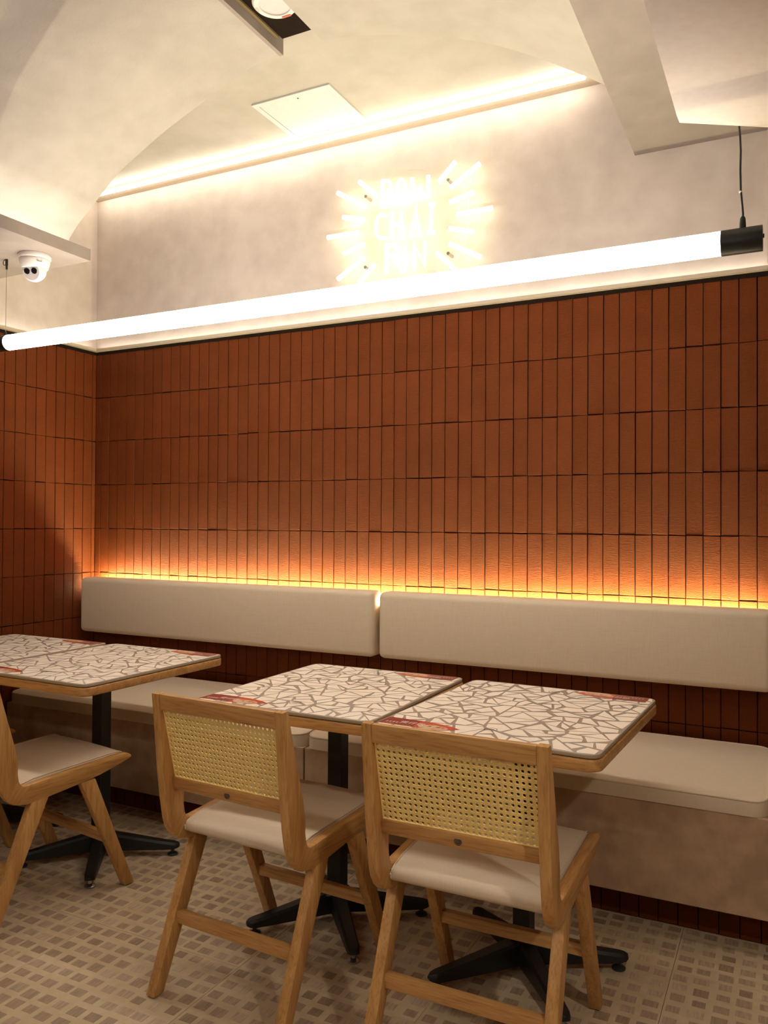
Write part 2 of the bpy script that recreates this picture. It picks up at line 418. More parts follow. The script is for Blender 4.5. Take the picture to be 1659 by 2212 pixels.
# walls -------------------------------------------------------------
wall_back = S('wall_back', box(-3.9, 3.6, YB + 0.008, YB + 0.2, 0, TILE_TOP + 0.01), 'mortar')
S('wall_back_upper', box(-3.9, 3.6, YB + 0.01, YB + 0.2, TILE_TOP + 0.0105, 3.4), 'plaster')
wall_left = S('wall_left', box(-3.7, XL - 0.008, -3.6, YB + 0.0075, 0, TILE_TOP + 0.01), 'mortar')
S('wall_left_upper', box(-3.7, XL - 0.012, -3.6, YB + 0.0095, TILE_TOP + 0.0105, 3.4), 'plaster')
S('wall_right', box(3.4, 3.6, -3.6, YB, 0, 3.4), 'plaster')
S('wall_front', box(-3.7, 3.6, -3.7, -3.5, 0, 3.4), 'plaster')
S('trim_5', box(-0.078, 3.4, YB - 0.012, YB + 0.0095, TILE_TOP + 0.034, 2.795), 'plaster')

def tile_mesh(wd, ht, seed):
    rnd = random.Random(seed)
    bm = bmesh.new()
    c = 0.0016; d = 0.0095
    def q(s): return rnd.uniform(-s, s)
    o = [(-wd / 2, -ht / 2), (wd / 2, -ht / 2), (wd / 2, ht / 2), (-wd / 2, ht / 2)]
    o = [(x + q(0.0005), z + q(0.0012)) for x, z in o]
    dep = [q(0.0007) for _ in range(4)]
    back = [bm.verts.new((x, 0.0078, z)) for x, z in o]
    rim = [bm.verts.new((x, dep[k] + c * 0.8, z)) for k, (x, z) in enumerate(o)]
    fr = [bm.verts.new((x - math.copysign(c, x), dep[k], z - math.copysign(c, z))) for k, (x, z) in enumerate(o)]
    fs = [bm.faces.new(fr)]
    for k in range(4):
        n = (k + 1) % 4
        fs.append(bm.faces.new((rim[k], rim[n], fr[n], fr[k]))); fs.append(bm.faces.new((back[k], back[n], rim[n], rim[k])))
    bmesh.ops.recalc_face_normals(bm, faces=fs)
    if fs[0].normal.y > 0: bmesh.ops.reverse_faces(bm, faces=fs)
    return bm
WG, HG = TW - 0.0032, TH - 0.0034
tmeshes = [mk(tile_mesh(WG, HG, s), 'tile', 'tile') for s in range(8)]
narrow = [mk(tile_mesh(0.0366, HG, 90 + s), 'tile', 'tile') for s in range(2)]
low = [mk(tile_mesh(WG, 0.105, 60 + s), 'tile', 'tile') for s in range(4)]

def bulk(bm, src, M4, lay, tone):
    n0 = len(bm.verts); bm.from_mesh(src); bm.verts.ensure_lookup_table()
    for v in bm.verts[n0:]:
        v.co = M4 @ v.co; v[lay] = tone
# back wall tiles: columns from the corner, rows 1..8
pos = []
for r in range(8):
    zc = Z1 + TH / 2 - r * TH
    pos.append((XL + 0.0196, zc, True, r))
    for k in range(0, 108):
        x = XL + 0.0393 + (k + 0.5) * TW
        if x < 3.35: pos.append((x, zc, False, r))
def see(p):
    d = Vector((p[0], YB, p[1] - 1.33165)); z = d.dot(_f)
    u = 829.5 + 1744.34 * d.dot(_r) / z; v = 1106 - 1744.34 * d.dot(_u) / z
    return u < 1685 and not (p[3] == 5) and p[3] < 8
cand = sorted([p for p in pos if see(p) and not p[2]], key=lambda p: -p[0])[:298]
cs = set((p[0], p[1]) for p in cand)
bm = bmesh.new(); lay = bm.verts.layers.float.new('tone')
def jit():
    return random.uniform(-0.0007, 0.0007), random.uniform(-0.0012, 0.0012)
for x, z, nar, r in pos:
    a, b2 = jit(); dy = random.uniform(-0.0008, 0.0008)
    me = random.choice(narrow if nar else tmeshes)
    if (x, z) in cs:
        o = obj('tile', me, None, wall_back); o.location = (x + a * 0.3, YB + dy, z + b2); o.rotation_euler = (random.uniform(-0.003, 0.003), 0, random.uniform(-0.008, 0.008))
    else:
        bulk(bm, me, Matrix.Translation((x + a * 0.3, YB + dy, z + b2)) @ Matrix.Rotation(random.uniform(-0.008, 0.008), 4, 'Z'), lay, random.random())
obj('tiles', bm, 'tile', wall_back, kind='stuff')
# left wall tiles
bm = bmesh.new(); lay = bm.verts.layers.float.new('tone')
RZ = Matrix.Rotation(math.radians(90), 4, 'Z')
for r in range(9):
    zc = Z1 + TH / 2 - r * TH
    for k in range(-1, 60):
        y = YB - 0.0245 - (k + 0.5) * TW
        nar = k == -1
        if nar: y = YB - 0.0125
        a, b2 = jit(); dx = random.uniform(-0.0008, 0.0008)
        if nar:
            bulk(bm, narrow[0], Matrix.Translation((XL + dx, y, zc + b2)) @ RZ @ Matrix.Diagonal((0.6, 1, 1, 1)), lay, random.random())
        elif k < 14 and r < 7:
            o = obj('tile', random.choice(tmeshes), None, wall_left); o.location = (XL + dx, y, zc + b2); o.rotation_euler = (0, 0, math.radians(90) + random.uniform(-0.008, 0.008))
        elif zc > 0.1:
            bulk(bm, random.choice(tmeshes), Matrix.Translation((XL + dx, y, zc + b2)) @ RZ, lay, random.random())
obj('tiles', bm, 'tile', wall_left, kind='stuff')

# ledge trim above the tiles ------------------------------------------
tr = S('trim_1', box(XL - 0.008, 3.4, YB - 0.03, YB + 0.0098, TILE_TOP + 0.018, TILE_TOP + 0.032), 'beige')
obj('shadow_profile', box(XL - 0.008, 3.4, YB - 0.006, YB + 0.0098, TILE_TOP + 0.002, TILE_TOP + 0.0175), 'blackmatte', tr)
tr = S('trim_2', box(XL - 0.0115, XL + 0.03, -3.5, YB - 0.0305, TILE_TOP + 0.018, TILE_TOP + 0.032), 'beige')
obj('shadow_profile', box(XL - 0.0115, XL + 0.006, -3.5, YB - 0.007, TILE_TOP + 0.002, TILE_TOP + 0.0175), 'blackmatte', tr)
obj('led_strip', box(XL + 0.02, 3.3, YB - 0.016, YB - 0.006, TILE_TOP + 0.0322, TILE_TOP + 0.0345), 'e_ledge', label='warm light strip on the ledge above the long tiled wall', cat='light strip')
obj('led_strip', box(XL + 0.006, XL + 0.016, -1.5, YB - 0.04, TILE_TOP + 0.0322, TILE_TOP + 0.0345), 'e_ledge', label='warm light strip on the ledge above the tiled side wall', cat='light strip')

# ceiling ---------------------------------------------------------------
ARCH = [(-2.876, 2.57, 2.59), (-2.834, 2.57, 2.635), (-2.787, 2.565, 2.667), (-2.726, 2.56, 2.706), (-2.685, 2.56, 2.739), (-2.568, 2.55, 2.814), (-2.451, 2.55, 2.875), (-2.291, 2.54, 2.939), (-2.147, 2.54, 2.993), (-1.955, 2.53, 3.056), (-1.816, 2.52, 3.086), (-1.707, 2.52, 3.095)]
ARCR = [(-1.540, 2.52, 3.10), (-1.417, 2.53, 3.086), (-1.346, 2.54, 3.077), (-1.182, 2.58, 3.053), (-1.023, 2.62, 3.019), (-0.901, 2.66, 2.984), (-0.781, 2.70, 2.934), (-0.695, 2.74, 2.897), (-0.62, 2.775, 2.862), (-0.52, 2.82, 2.81)]
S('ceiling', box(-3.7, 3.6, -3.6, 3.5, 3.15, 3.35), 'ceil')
def shell(name, pts, mat, extra):
    bm = bmesh.new(); fr, bk, ft, bt = [], [], [], []
    for x, y, z in pts:
        fr.append(bm.verts.new((x, y, z))); bk.append(bm.verts.new((x, -3.5, z)))
        ft.append(bm.verts.new((x, y, 3.149))); bt.append(bm.verts.new((x, -3.5, 3.149)))
    fs = []
    for i in range(len(pts) - 1):
        f = bm.faces.new((fr[i], fr[i + 1], bk[i + 1], bk[i])); fs.append(f)
        fs.append(bm.faces.new((fr[i], ft[i], ft[i + 1], fr[i + 1])))
    for s in (0, -1):
        fs.append(bm.faces.new((fr[s], bk[s], bt[s], ft[s])))
    bmesh.ops.recalc_face_normals(bm, faces=fs)
    return S(name, bm, mat, smooth=35)
def refine(pts, n=3):
    out = []
    for i in range(len(pts) - 1):
        p0 = Vector(pts[max(i - 1, 0)]); p1 = Vector(pts[i]); p2 = Vector(pts[i + 1]); p3 = Vector(pts[min(i + 2, len(pts) - 1)])
        for k in range(n):
            t = k / n
            out.append(tuple(0.5 * ((2 * p1) + (p2 - p0) * t + (2 * p0 - 5 * p1 + 4 * p2 - p3) * t * t + (3 * p1 - p0 - 3 * p2 + p3) * t ** 3)))
    out.append(pts[-1]); return out
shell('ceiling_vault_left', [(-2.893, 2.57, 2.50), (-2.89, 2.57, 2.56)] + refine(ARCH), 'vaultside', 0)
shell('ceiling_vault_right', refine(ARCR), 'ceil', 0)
# lip along the light slot at the crown
S('trim_3', box(-1.722, -1.706, -3.0, 2.52, 3.086, 3.149), 'soffit')
# dark slot plate and brown box side
S('trim_4', box(-1.690, -1.560, 0.6, 2.49, 3.128, 3.149), 'blackmatte')
obj('slot_side', box(-1.7045, -1.692, 0.6, 2.47, 3.122, 3.149), 'brown', bpy.data.objects['trim_4'])

# left bulkhead and its cove
bm = box(-3.483, -2.795, -3.4, 2.616, 2.490, 2.498)
box(-2.812, -2.795, -3.4, 2.616, 2.498, 2.543, bm=bm)
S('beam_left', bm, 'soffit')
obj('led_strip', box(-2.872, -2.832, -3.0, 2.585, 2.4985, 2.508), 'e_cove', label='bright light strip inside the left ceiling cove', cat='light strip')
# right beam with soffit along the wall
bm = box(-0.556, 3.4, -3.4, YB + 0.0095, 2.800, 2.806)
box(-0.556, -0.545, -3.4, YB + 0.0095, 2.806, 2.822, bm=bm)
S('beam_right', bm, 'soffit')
obj('led_strip', box(-0.535, -0.51, -3.0, 2.7, 2.8065, 2.811), 'e_cover', label='thin light strip hidden behind the right beam edge', cat='light strip')
# white dropped box under the beam
bm = bmesh.new()
plan = [(-0.287, -1.6), (2.4, -1.6), (2.4, 2.55), (0.08, 2.55), (-0.057, 2.4754), (-0.274, 2.340)]
inn = [(-0.287, -1.6), (2.4, -1.6), (2.4, 2.52), (0.08, 2.525), (-0.057, 2.452), (-0.274, 2.272)]
A = [bm.verts.new((x, y, 2.428)) for x, y in inn]; Bv = [bm.verts.new((x, y, 2.437)) for x, y in plan]; Cv = [bm.verts.new((x, y, 2.7995)) for x, y in plan]
fs = [bm.faces.new(A[::-1])]
for i in range(6):
    n = (i + 1) % 6
    for a, b in ((A, Bv), (Bv, Cv)):
        if i == 0 and a is A: pass
        try: fs.append(bm.faces.new((a[i], a[n], b[n], b[i])))
        except ValueError: pass
bmesh.ops.recalc_face_normals(bm, faces=fs)
S('beam_white', bm, 'white')

# cornice ledge with light strip
t6 = S('trim_6', box(XL - 0.0115, -0.557, 3.232, YB + 0.0095, 3.121, 3.1495), 'beige')
obj('led_strip', tube([(XL + 0.03, 3.222, 3.1155), (-0.735, 3.222, 3.1155)], 0.0085, n=12), 'e_cornice', smooth=40, label='bright light tube along the ledge where wall meets vaulted ceiling', cat='light strip')
# toe kick of the bench
toe = S('baseboard_bench', box(XL, 1.0, 2.848, 2.90, 0.0, 0.118), 'mortar')
for k in range(0, 71):
    x = XL + 0.035 + k * TW
    o = obj('tile', random.choice(low), None, toe); o.location = (x, 2.8395, 0.056)

# access panel -------------------------------------------------------------
ap = thing('access_panel', 'square white access hatch in the vaulted ceiling above the ledge light', 'hatch', (-1.905, 3.042, 3.1495))
bm = bmesh.new()
for a in ((-0.196, 0.196, -0.182, -0.158), (-0.196, 0.196, 0.152, 0.176), (-0.196, -0.172, -0.158, 0.152), (0.172, 0.196, -0.158, 0.152)):
    box(a[0], a[1], a[2], a[3], -0.007, 0.0, bm=bm)
obj('frame', bm, 'panelwhite', ap)
obj('door', box(-0.1705, 0.1705, -0.1565, 0.1505, -0.0055, 0.0, bev=0.001, seg=1), 'panelwhite', ap)
bm = lathe([(0, -0.0068), (0.004, -0.0068), (0.004, -0.005)], 10); bmesh.ops.translate(bm, verts=bm.verts, vec=(0.02, -0.145, 0))
obj('latch', bm, 'rubber', ap)

# ceiling downlight ---------------------------------------------------------
dl = thing('ceiling_downlight', 'round white recessed lamp in the dark ceiling slot', 'lamp', (-1.597, 2.303, 3.1275))
obj('ring', lathe([(0.054, -0.004), (0.056, -0.010), (0.072, -0.010), (0.078, -0.004), (0.078, 0.0)], 40), 'cctv', dl, smooth=40)
obj('lens', lathe([(0, -0.006), (0.03, -0.0062), (0.0555, -0.005)], 40), 'dllens', dl, smooth=60)
bm = box(-0.012, 0.024, -0.0045, 0.0045, -0.0118, -0.0102); bmesh.ops.rotate(bm, verts=bm.verts, cent=(0, 0, 0), matrix=Matrix.Rotation(0.0, 3, 'Z')); bmesh.ops.translate(bm, verts=bm.verts, vec=(0.0, 0.0655, 0))
obj('sticker', bm, 'labelred', dl, label='small red sticker')
bm = bmesh.new()
for k in range(3): box(-0.069 + 0.004 * k, -0.0675 + 0.004 * k, -0.022, 0.006 - 0.004 * k, -0.0108, -0.0102, bm=bm)
obj('lettering', bm, 'cctvface', dl)

# pendant tube lamps --------------------------------------------------------
def pendant(y, label, lit='e_tube', xs=(-3.096, -0.172), xe=(-3.205, -0.069)):
    t = thing('pendant_tube_lamp', label, 'lamp', (0, y, 2.1165), 0, 'pendant tube lamps across the dining room')
    obj('diffuser', tube([(xs[0], 0, 0), (xs[1], 0, 0)], 0.0335, n=28), lit, t, smooth=40)
    for a, b in ((xe[0], xs[0] + 0.003), (xs[1] - 0.003, xe[1])):
        c = obj('end_cap', tube([(a, 0, 0), (a + 0.002, 0, 0), (b - 0.002, 0, 0), (b, 0, 0)], 0.035, n=28, rs=[0.034, 0.0352, 0.0352, 0.0348]), 'black', t, smooth=40)
        s = -1 if a < -2 else 1
        e = b if s > 0 else a
        obj('screw', tube([(e, 0.012 * s * 0 + 0.0, 0.006), (e + 0.004 * s, 0.0, 0.006)], 0.006, n=8), 'black', c)
    # steel wire on the left
    g = obj('wire', tube([(-3.115, 0, 0.034), (-3.113, 0, 0.3725)], 0.0011, n=6), 'steel', t)
    bm = tube([(-3.113, 0, 0.3725), (-3.113, 0, 0.345)], 0.006, n=8)
    tube([(-3.113 + 0.011 * math.cos(k / 9 * 6.283) - 0.012, 0, 0.36 + 0.012 * math.sin(k / 9 * 6.283)) for k in range(10)], 0.0016, bm=bm, n=5, cap=False)
    tube([(-3.113, 0, 0.345), (-3.1125, 0, 0.328)], 0.0045, bm=bm, n=8)
    obj('wire_gripper', bm, 'black', t)
    obj('wire_nipple', tube([(-3.115, 0, 0.033), (-3.115, 0, 0.052)], 0.006, n=8, rs=[0.008, 0.004]), 'black', t)
    # black flex on the right
    pts = [(-0.119, 0, 0.05), (-0.1185, 0, 0.075), (-0.1215, 0, 0.11), (-0.1245, 0, 0.145), (-0.1255, 0, 0.2), (-0.1245, 0, 0.25), (-0.126, 0, 0.29), (-0.129, 0, 0.33), (-0.129, 0, 0.40), (-0.129, 0, 0.683)]
    obj('cord', tube(pts, 0.0027, n=8), 'black', t, smooth=60)
    obj('wire', tube([(-0.1215, 0.004, 0.035), (-0.128, 0.004, 0.30), (-0.130, 0.004, 0.683)], 0.001, n=6), 'steel', t)
    obj('cord_grip', tube([(-0.1195, 0, 0.030), (-0.1195, 0, 0.045), (-0.1193, 0, 0.062), (-0.119, 0, 0.068)], 0.0075, n=12, rs=[0.0085, 0.0085, 0.0072, 0.004]), 'black', t, smooth=50)
    obj('cable_tie', tube([(-0.1245, 0, 0.135), (-0.1255, 0, 0.139)], 0.0042, n=8), 'whiteink', t)
    return t
pendant(2.4347, 'long glowing white tube lamp with black ends hanging before the tiled wall')
pendant(-0.70, 'second long glowing tube lamp added as unseen fill behind the tables', 'e_tube_fill')  # added tube, out of view behind the camera, as fill for chairs and bench

# added fill spots, unseen behind the camera, to brighten tables, bench and floor
def spot(x, y, z, label, watts):
    d = thing('fill_spotlight', label, 'lamp', (x, y, z), 0, 'added fill spotlights behind the dining tables')
    obj('ring', lathe([(0.036, -0.006), (0.04, -0.010), (0.052, -0.008), (0.055, 0.0)], 24), 'cctv', d, smooth=40)
    obj('lens', lathe([(0, -0.003), (0.0365, -0.004)], 24), emit('fill spot lens', NEUT, 3.0), d)
    add_fill_lamp('fill_lamp', (0, 0, -0.02), watts, parent=d)

# CCTV camera --------------------------------------------------------------
cc = thing('security_camera', 'white dome security camera with two black lenses under the left ceiling beam', 'camera', (-2.955, 2.452, 2.490), 0)
obj('base_ring', lathe([(0, 0), (0.066, 0), (0.068, -0.004), (0.067, -0.017), (0.064, -0.021), (0.062, -0.022), (0.064, -0.025), (0.0625, -0.034), (0.056, -0.056), (0.051, -0.062), (0, -0.060)], 48), 'cctv', cc, smooth=50)
ax = Vector((0.28, -0.80, -0.38)).normalized(); hx = ax.cross(Vector((0, 0, 1))).normalized(); vx = hx.cross(ax)
EYE = Vector((0, 0, -0.066))
EM = Matrix((hx, vx, ax)).transposed()
def aim(bm, off=(0, 0, 0)):
    for v in bm.verts: v.co = EM @ (v.co + Vector(off)) + EYE
    bmesh.ops.recalc_face_normals(bm, faces=bm.faces); return bm
eye = obj('eyeball', aim(lathe([(0, -0.049), (0.022, -0.044), (0.038, -0.031), (0.047, -0.014), (0.0495, 0.004), (0.047, 0.018), (0.041, 0.029), (0.0385, 0.0325)], 40)), 'cctv', cc, smooth=60)
obj('face_plate', aim(lathe([(0, 0.0330), (0.0375, 0.0328), (0.0387, 0.032)], 40)), 'cctvface', eye, smooth=30)
for sgn in (-1, 1):
    obj('lens', aim(lathe([(0, 0.0352), (0.0125, 0.0352), (0.0132, 0.0345), (0.0132, 0.032)], 24), (0.0165 * sgn, 0.002, 0)), 'lens', eye, smooth=40)
bm = bmesh.new()
for k in range(2):
    for c in range(6):
        box(-0.011 + c * 0.0037, -0.0085 + c * 0.0037, -0.0006, 0.0006, -0.0355 - 0.0055 * k, -0.0325 - 0.0055 * k, bm=bm)
RT = Matrix.Rotation(math.radians(68), 3, 'Z')
for v in bm.verts: v.co = RT @ (v.co + Vector((0.0, -0.0615, 0)))
obj('lettering', bm, 'rubber', cc)

# ================================================================== NEON SIGN
RAYS = [((-1.7779, 2.9008), (-1.6904, 2.8205)), ((-1.8935, 2.8698), (-1.7479, 2.7844)), ((-1.8626, 2.7503), (-1.7504, 2.7204)), ((-1.9465, 2.6682), (-1.7821, 2.6661)), ((-1.8584, 2.5789), (-1.7496, 2.6095)), ((-1.8905, 2.4632), (-1.7492, 2.5451)), ((-1.7776, 2.4304), (-1.6941, 2.5065)), ((-1.3815, 2.8247), (-1.303, 2.9005)), ((-1.326, 2.79), (-1.19, 2.871)), ((-1.3283, 2.7268), (-1.2174, 2.7533)), ((-1.2941, 2.6673), (-1.134, 2.6692)), ((-1.3303, 2.6122), (-1.2192, 2.5825)), ((-1.33, 2.5462), (-1.1857, 2.4669)), ((-1.3878, 2.5156), (-1.3033, 2.4302))]
STAND = [(-1.7471, 2.8296), (-1.3393, 2.8302), (-1.7478, 2.5027), (-1.3376, 2.5068)]
WIRE = [(-1.2825, 2.8136), (-1.2641, 2.7575), (-1.252, 2.7068), (-1.2507, 2.6531), (-1.2582, 2.6008), (-1.2735, 2.5497), (-1.2967, 2.5092), (-1.3304, 2.4651), (-1.383, 2.4158)]
LET = {'B': [[(-1.6591, 2.8827), (-1.6584, 2.7638)], [(-1.6591, 2.8827), (-1.6297, 2.8773), (-1.6174, 2.8553), (-1.6222, 2.8321), (-1.6539, 2.8268)], [(-1.6539, 2.8268), (-1.6245, 2.8106), (-1.6195, 2.7878), (-1.629, 2.7654), (-1.6584, 2.7638)]], 'O': [[(-1.5633, 2.8725), (-1.5788, 2.8613), (-1.5834, 2.8251), (-1.5808, 2.7854), (-1.5662, 2.7654), (-1.5519, 2.776), (-1.545, 2.8116), (-1.5488, 2.8535), (-1.5633, 2.8725)]], 'W': [[(-1.512, 2.8683), (-1.495, 2.7789), (-1.4785, 2.7749), (-1.4695, 2.8281), (-1.4528, 2.7704), (-1.4318, 2.7678), (-1.4312, 2.8639)]], 'C': [[(-1.6361, 2.7184), (-1.6631, 2.7317), (-1.6827, 2.7195), (-1.6911, 2.6834), (-1.6896, 2.6479), (-1.6747, 2.6246), (-1.6379, 2.6201)]], 'H': [[(-1.6094, 2.7314), (-1.6111, 2.6116)], [(-1.5612, 2.7255), (-1.5701, 2.6096)], [(-1.6103, 2.6748), (-1.5657, 2.6708)]], 'A': [[(-1.5153, 2.6076), (-1.49, 2.7328), (-1.4729, 2.6032)], [(-1.5084, 2.654), (-1.4778, 2.6491)]], 'I': [[(-1.427, 2.7349), (-1.3993, 2.7322)], [(-1.4143, 2.7327), (-1.4183, 2.6097)], [(-1.4333, 2.611), (-1.401, 2.6069)]], 'F': [[(-1.6377, 2.5872), (-1.6369, 2.4579)], [(-1.6377, 2.5872), (-1.5964, 2.581)], [(-1.6374, 2.539), (-1.5937, 2.5348)]], 'U': [[(-1.5783, 2.5717), (-1.5765, 2.4846), (-1.562, 2.4565), (-1.5476, 2.4568), (-1.5395, 2.4816), (-1.5423, 2.5685)]], 'N': [[(-1.4979, 2.4586), (-1.4985, 2.5706), (-1.4464, 2.4644), (-1.4459, 2.5734)]]}
NX, NZ = -1.54, 2.665
ns = thing('neon_sign', 'glowing neon wall sign reading BOW CHAI FUN inside short rays', 'sign', (NX, 3.255, NZ))
for strokes in LET.values():
    bm = bmesh.new()
    for st in strokes:
        tube([(x - NX, 0, z - NZ) for x, z in st], 0.0085, bm=bm, n=8)
    obj('neon_letter', bm, 'e_neon', ns, smooth=60)
for a, b in RAYS:
    obj('neon_ray', tube([(a[0] - NX, 0, a[1] - NZ), (b[0] - NX, 0, b[1] - NZ)], 0.0102, n=10), 'e_neon', ns, smooth=60)
n = 40
bm = prism([(0.42 * math.cos(k / n * 6.2832) * 0.58 - 0.003, 0.27 * math.sin(k / n * 6.2832) * 0.92) for k in range(n)], 1, 0.012, 0.016)
obj('acrylic_panel', bm, 'acrylic', ns)
for x, z in STAND:
    bm = tube([(x - NX, 0.004, z - NZ), (x - NX, 0.056, z - NZ)], 0.0075, n=14)
    obj('standoff', bm, 'steel', ns, smooth=40)
obj('cable', tube([(x - NX, 0.03 + 0.02 * (k % 2), z - NZ) for k, (x, z) in enumerate(WIRE)] + [(-1.40 - NX, 0.05, 2.385 - NZ)], 0.0016, n=6), 'whiteink', ns, smooth=60)

# ================================================================== BENCH
def bench_unit(x0, x1, label):
    return obj('plastered_bench', box(x0, x1, 2.742, YB - 0.003, 0.119, 0.430, bev=0.003, seg=2), 'bench', label=label, cat='bench', group='plastered bench bases along the back wall')
bench_unit(XL + 0.003, -1.7365, 'plastered bench base running from the corner to the seam under the middle table')
bench_unit(-1.7305, 1.0, 'plastered bench base under the right table and the open seat end')

def cushion(x0, x1, label, group):
    o = thing('seat_cushion', label, 'cushion', ((x0 + x1) / 2, 2.738, 0.4305), 0, group)
    L = (x1 - x0) / 2; D = 0.535
    bm = box(-L, L, 0.0, D, 0.0, 0.054)
    bmesh.ops.subdivide_edges(bm, edges=[e for e in bm.edges if abs((e.verts[0].co - e.verts[1].co).y) > 0.1], cuts=5, use_grid_fill=True)
    vert = [e for e in bm.edges if abs((e.verts[0].co - e.verts[1].co).z) > 0.01 and abs(abs(e.verts[0].co.x) - L) < 1e-4 and (e.verts[0].co.y < 1e-4 or e.verts[0].co.y > D - 1e-4)]
    bmesh.ops.bevel(bm, geom=vert, offset=0.05, segments=5, profile=0.5, affect='EDGES')
    top = [e for e in bm.edges if min(v.co.z for v in e.verts) > 0.0535 and any(abs(f.normal.z) < 0.5 for f in e.link_faces)]
    bmesh.ops.bevel(bm, geom=top, offset=0.010, segments=3, profile=0.5, affect='EDGES')
    for v in bm.verts:
        if v.co.z > 0.02: v.co.z += 0.040 * (v.co.y / D) - 0.0045
    obj('cushion_body', bm, 'fabric', o, smooth=50)
    r = rrect(-L + 0.004, L - 0.004, 0.004, D - 0.004, 0.046, 6)
    path = [(x, y, 0.0465 + 0.040 * (y / D)) for x, y in r]; path.append(path[0])
    obj('piping', tube(path, 0.0045, n=8, cap=False), 'fabric', o, smooth=60)
    return o
cushion(XL + 0.012, -1.738, 'long beige seat cushion on the bench between the corner and the middle table', 'seat cushions on the wall bench')
cushion(-1.729, -0.062, 'long beige seat cushion on the bench with its rounded end showing at the right', 'seat cushions on the wall bench')

def backrest(x0, x1, label):
    o = thing('padded_wall_panel', label, 'backrest', ((x0 + x1) / 2, 3.195, 0.735), 0, 'padded backrests above the wall bench')
    L = (x1 - x0) / 2
    bm = box(-L, L, -0.045, 0.04, 0.0, 0.29)
    es = [e for e in bm.edges if all(abs(v.co.y + 0.045) < 1e-5 for v in e.verts)]
    cs_ = [e for e in bm.edges if abs((e.verts[0].co - e.verts[1].co).y) > 0.01]
    bmesh.ops.bevel(bm, geom=es + cs_, offset=0.026, segments=5, profile=0.5, affect='EDGES')
    obj('pad', bm, 'fabric', o, smooth=50)
    for k in range(3):
        x = -L * 0.8 + k * L * 0.8; obj('wall_bracket', box(x - 0.03, x + 0.03, 0.04, 0.101, 0.06, 0.2), 'alu', o)
    return o
backrest(-3.424, -1.641, 'padded beige backrest panel mounted on the tiles beside the corner')
backrest(-1.617, -0.058, 'padded beige backrest panel mounted on the tiles behind the right table')
bench_light = obj('led_strip', box(-3.42, -0.06, 3.262, 3.27, 0.972, 0.990), 'e_back', label='warm light strip glowing between the backrests and the tiled wall', cat='light strip')
obj('led_channel', box(-3.42, -0.06, 3.2375, 3.2905, 0.955, 0.9715), 'alu', bench_light)

# ================================================================== TABLES
TWD, TDP = 0.63, 0.735
def crazy_paving(seed):
    """flat polygons cut from the top by random slices, each shrunk to leave an uneven gap"""
    rnd = random.Random(seed)
    X, Yh = TWD / 2 - 0.003, TDP / 2 - 0.003
    def area(p): return 0.5 * abs(sum(a[0] * b[1] - b[0] * a[1] for a, b in zip(p, p[1:] + p[:1])))
    def cut(p, m, d):
        L, R_ = [], []
        for a, b in zip(p, p[1:] + p[:1]):
            da = (a[0] - m[0]) * d[1] - (a[1] - m[1]) * d[0]; db = (b[0] - m[0]) * d[1] - (b[1] - m[1]) * d[0]
            (L if da <= 0 else R_).append(a)
            if (da <= 0) != (db <= 0):
                t = da / (da - db); q = (a[0] + t * (b[0] - a[0]), a[1] + t * (b[1] - a[1])); L.append(q); R_.append(q)
        return L, R_
    todo = []; done = []
    nx, ny = 5, 6
    seeds = [(-X + (i + 0.5 + rnd.uniform(-0.38, 0.38)) * 2 * X / nx, -Yh + (j + 0.5 + rnd.uniform(-0.38, 0.38)) * 2 * Yh / ny) for i in range(nx) for j in range(ny)]
    for p in seeds:
        poly = [(-X, -Yh), (X, -Yh), (X, Yh), (-X, Yh)]
        for q in seeds:
            if q is p: continue
            d = (q[0] - p[0], q[1] - p[1]); m = ((p[0] + q[0]) / 2, (p[1] + q[1]) / 2)
            L, R_ = cut(poly, m, (-d[1], d[0]))
            sd = lambda pts: len(pts) >= 3 and sum((a[0] - m[0]) * d[0] + (a[1] - m[1]) * d[1] for a in pts) < 0
            if sd(L): poly = L
            elif sd(R_): poly = R_
        todo.append(poly)
    while todo:
        p = todo.pop(); A = area(p)
        if A < rnd.uniform(0.0026, 0.0056): done.append(p); continue
        cx = sum(a[0] for a in p) / len(p); cy = sum(a[1] for a in p) / len(p)
        best = max(((a, b) for a in p for b in p), key=lambda ab: math.hypot(ab[0][0] - ab[1][0], ab[0][1] - ab[1][1]))
        ang = math.atan2(best[1][1] - best[0][1], best[1][0] - best[0][0]) + math.pi / 2 + rnd.gauss(0, 0.25)
        k = rnd.uniform(-0.11, 0.11)
        m = (cx + (best[1][0] - best[0][0]) * k, cy + (best[1][1] - best[0][1]) * k)
        L, R_ = cut(p, m, (math.cos(ang), math.sin(ang)))
        if len(L) < 3 or len(R_) < 3: done.append(p); continue
        todo += [L, R_]
    polys = []
    for p in done:
        keep = [a for a, b in zip(p, p[1:] + p[:1]) if math.hypot(a[0] - b[0], a[1] - b[1]) > 0.007]
        if len(keep) < 3: continue
        cx = sum(a[0] for a in keep) / len(keep); cy = sum(a[1] for a in keep) / len(keep)
        out = []
        for a in keep:
            d = math.hypot(a[0] - cx, a[1] - cy)
            sk = 0.0040 + (rnd.uniform(0.004, 0.014) if rnd.random() < 0.32 else rnd.uniform(0, 0.0015))
            f = max(0.35, 1 - sk / max(d, 1e-3)); out.append((cx + (a[0] - cx) * f, cy + (a[1] - cy) * f))
        polys.append(out)
    return polys
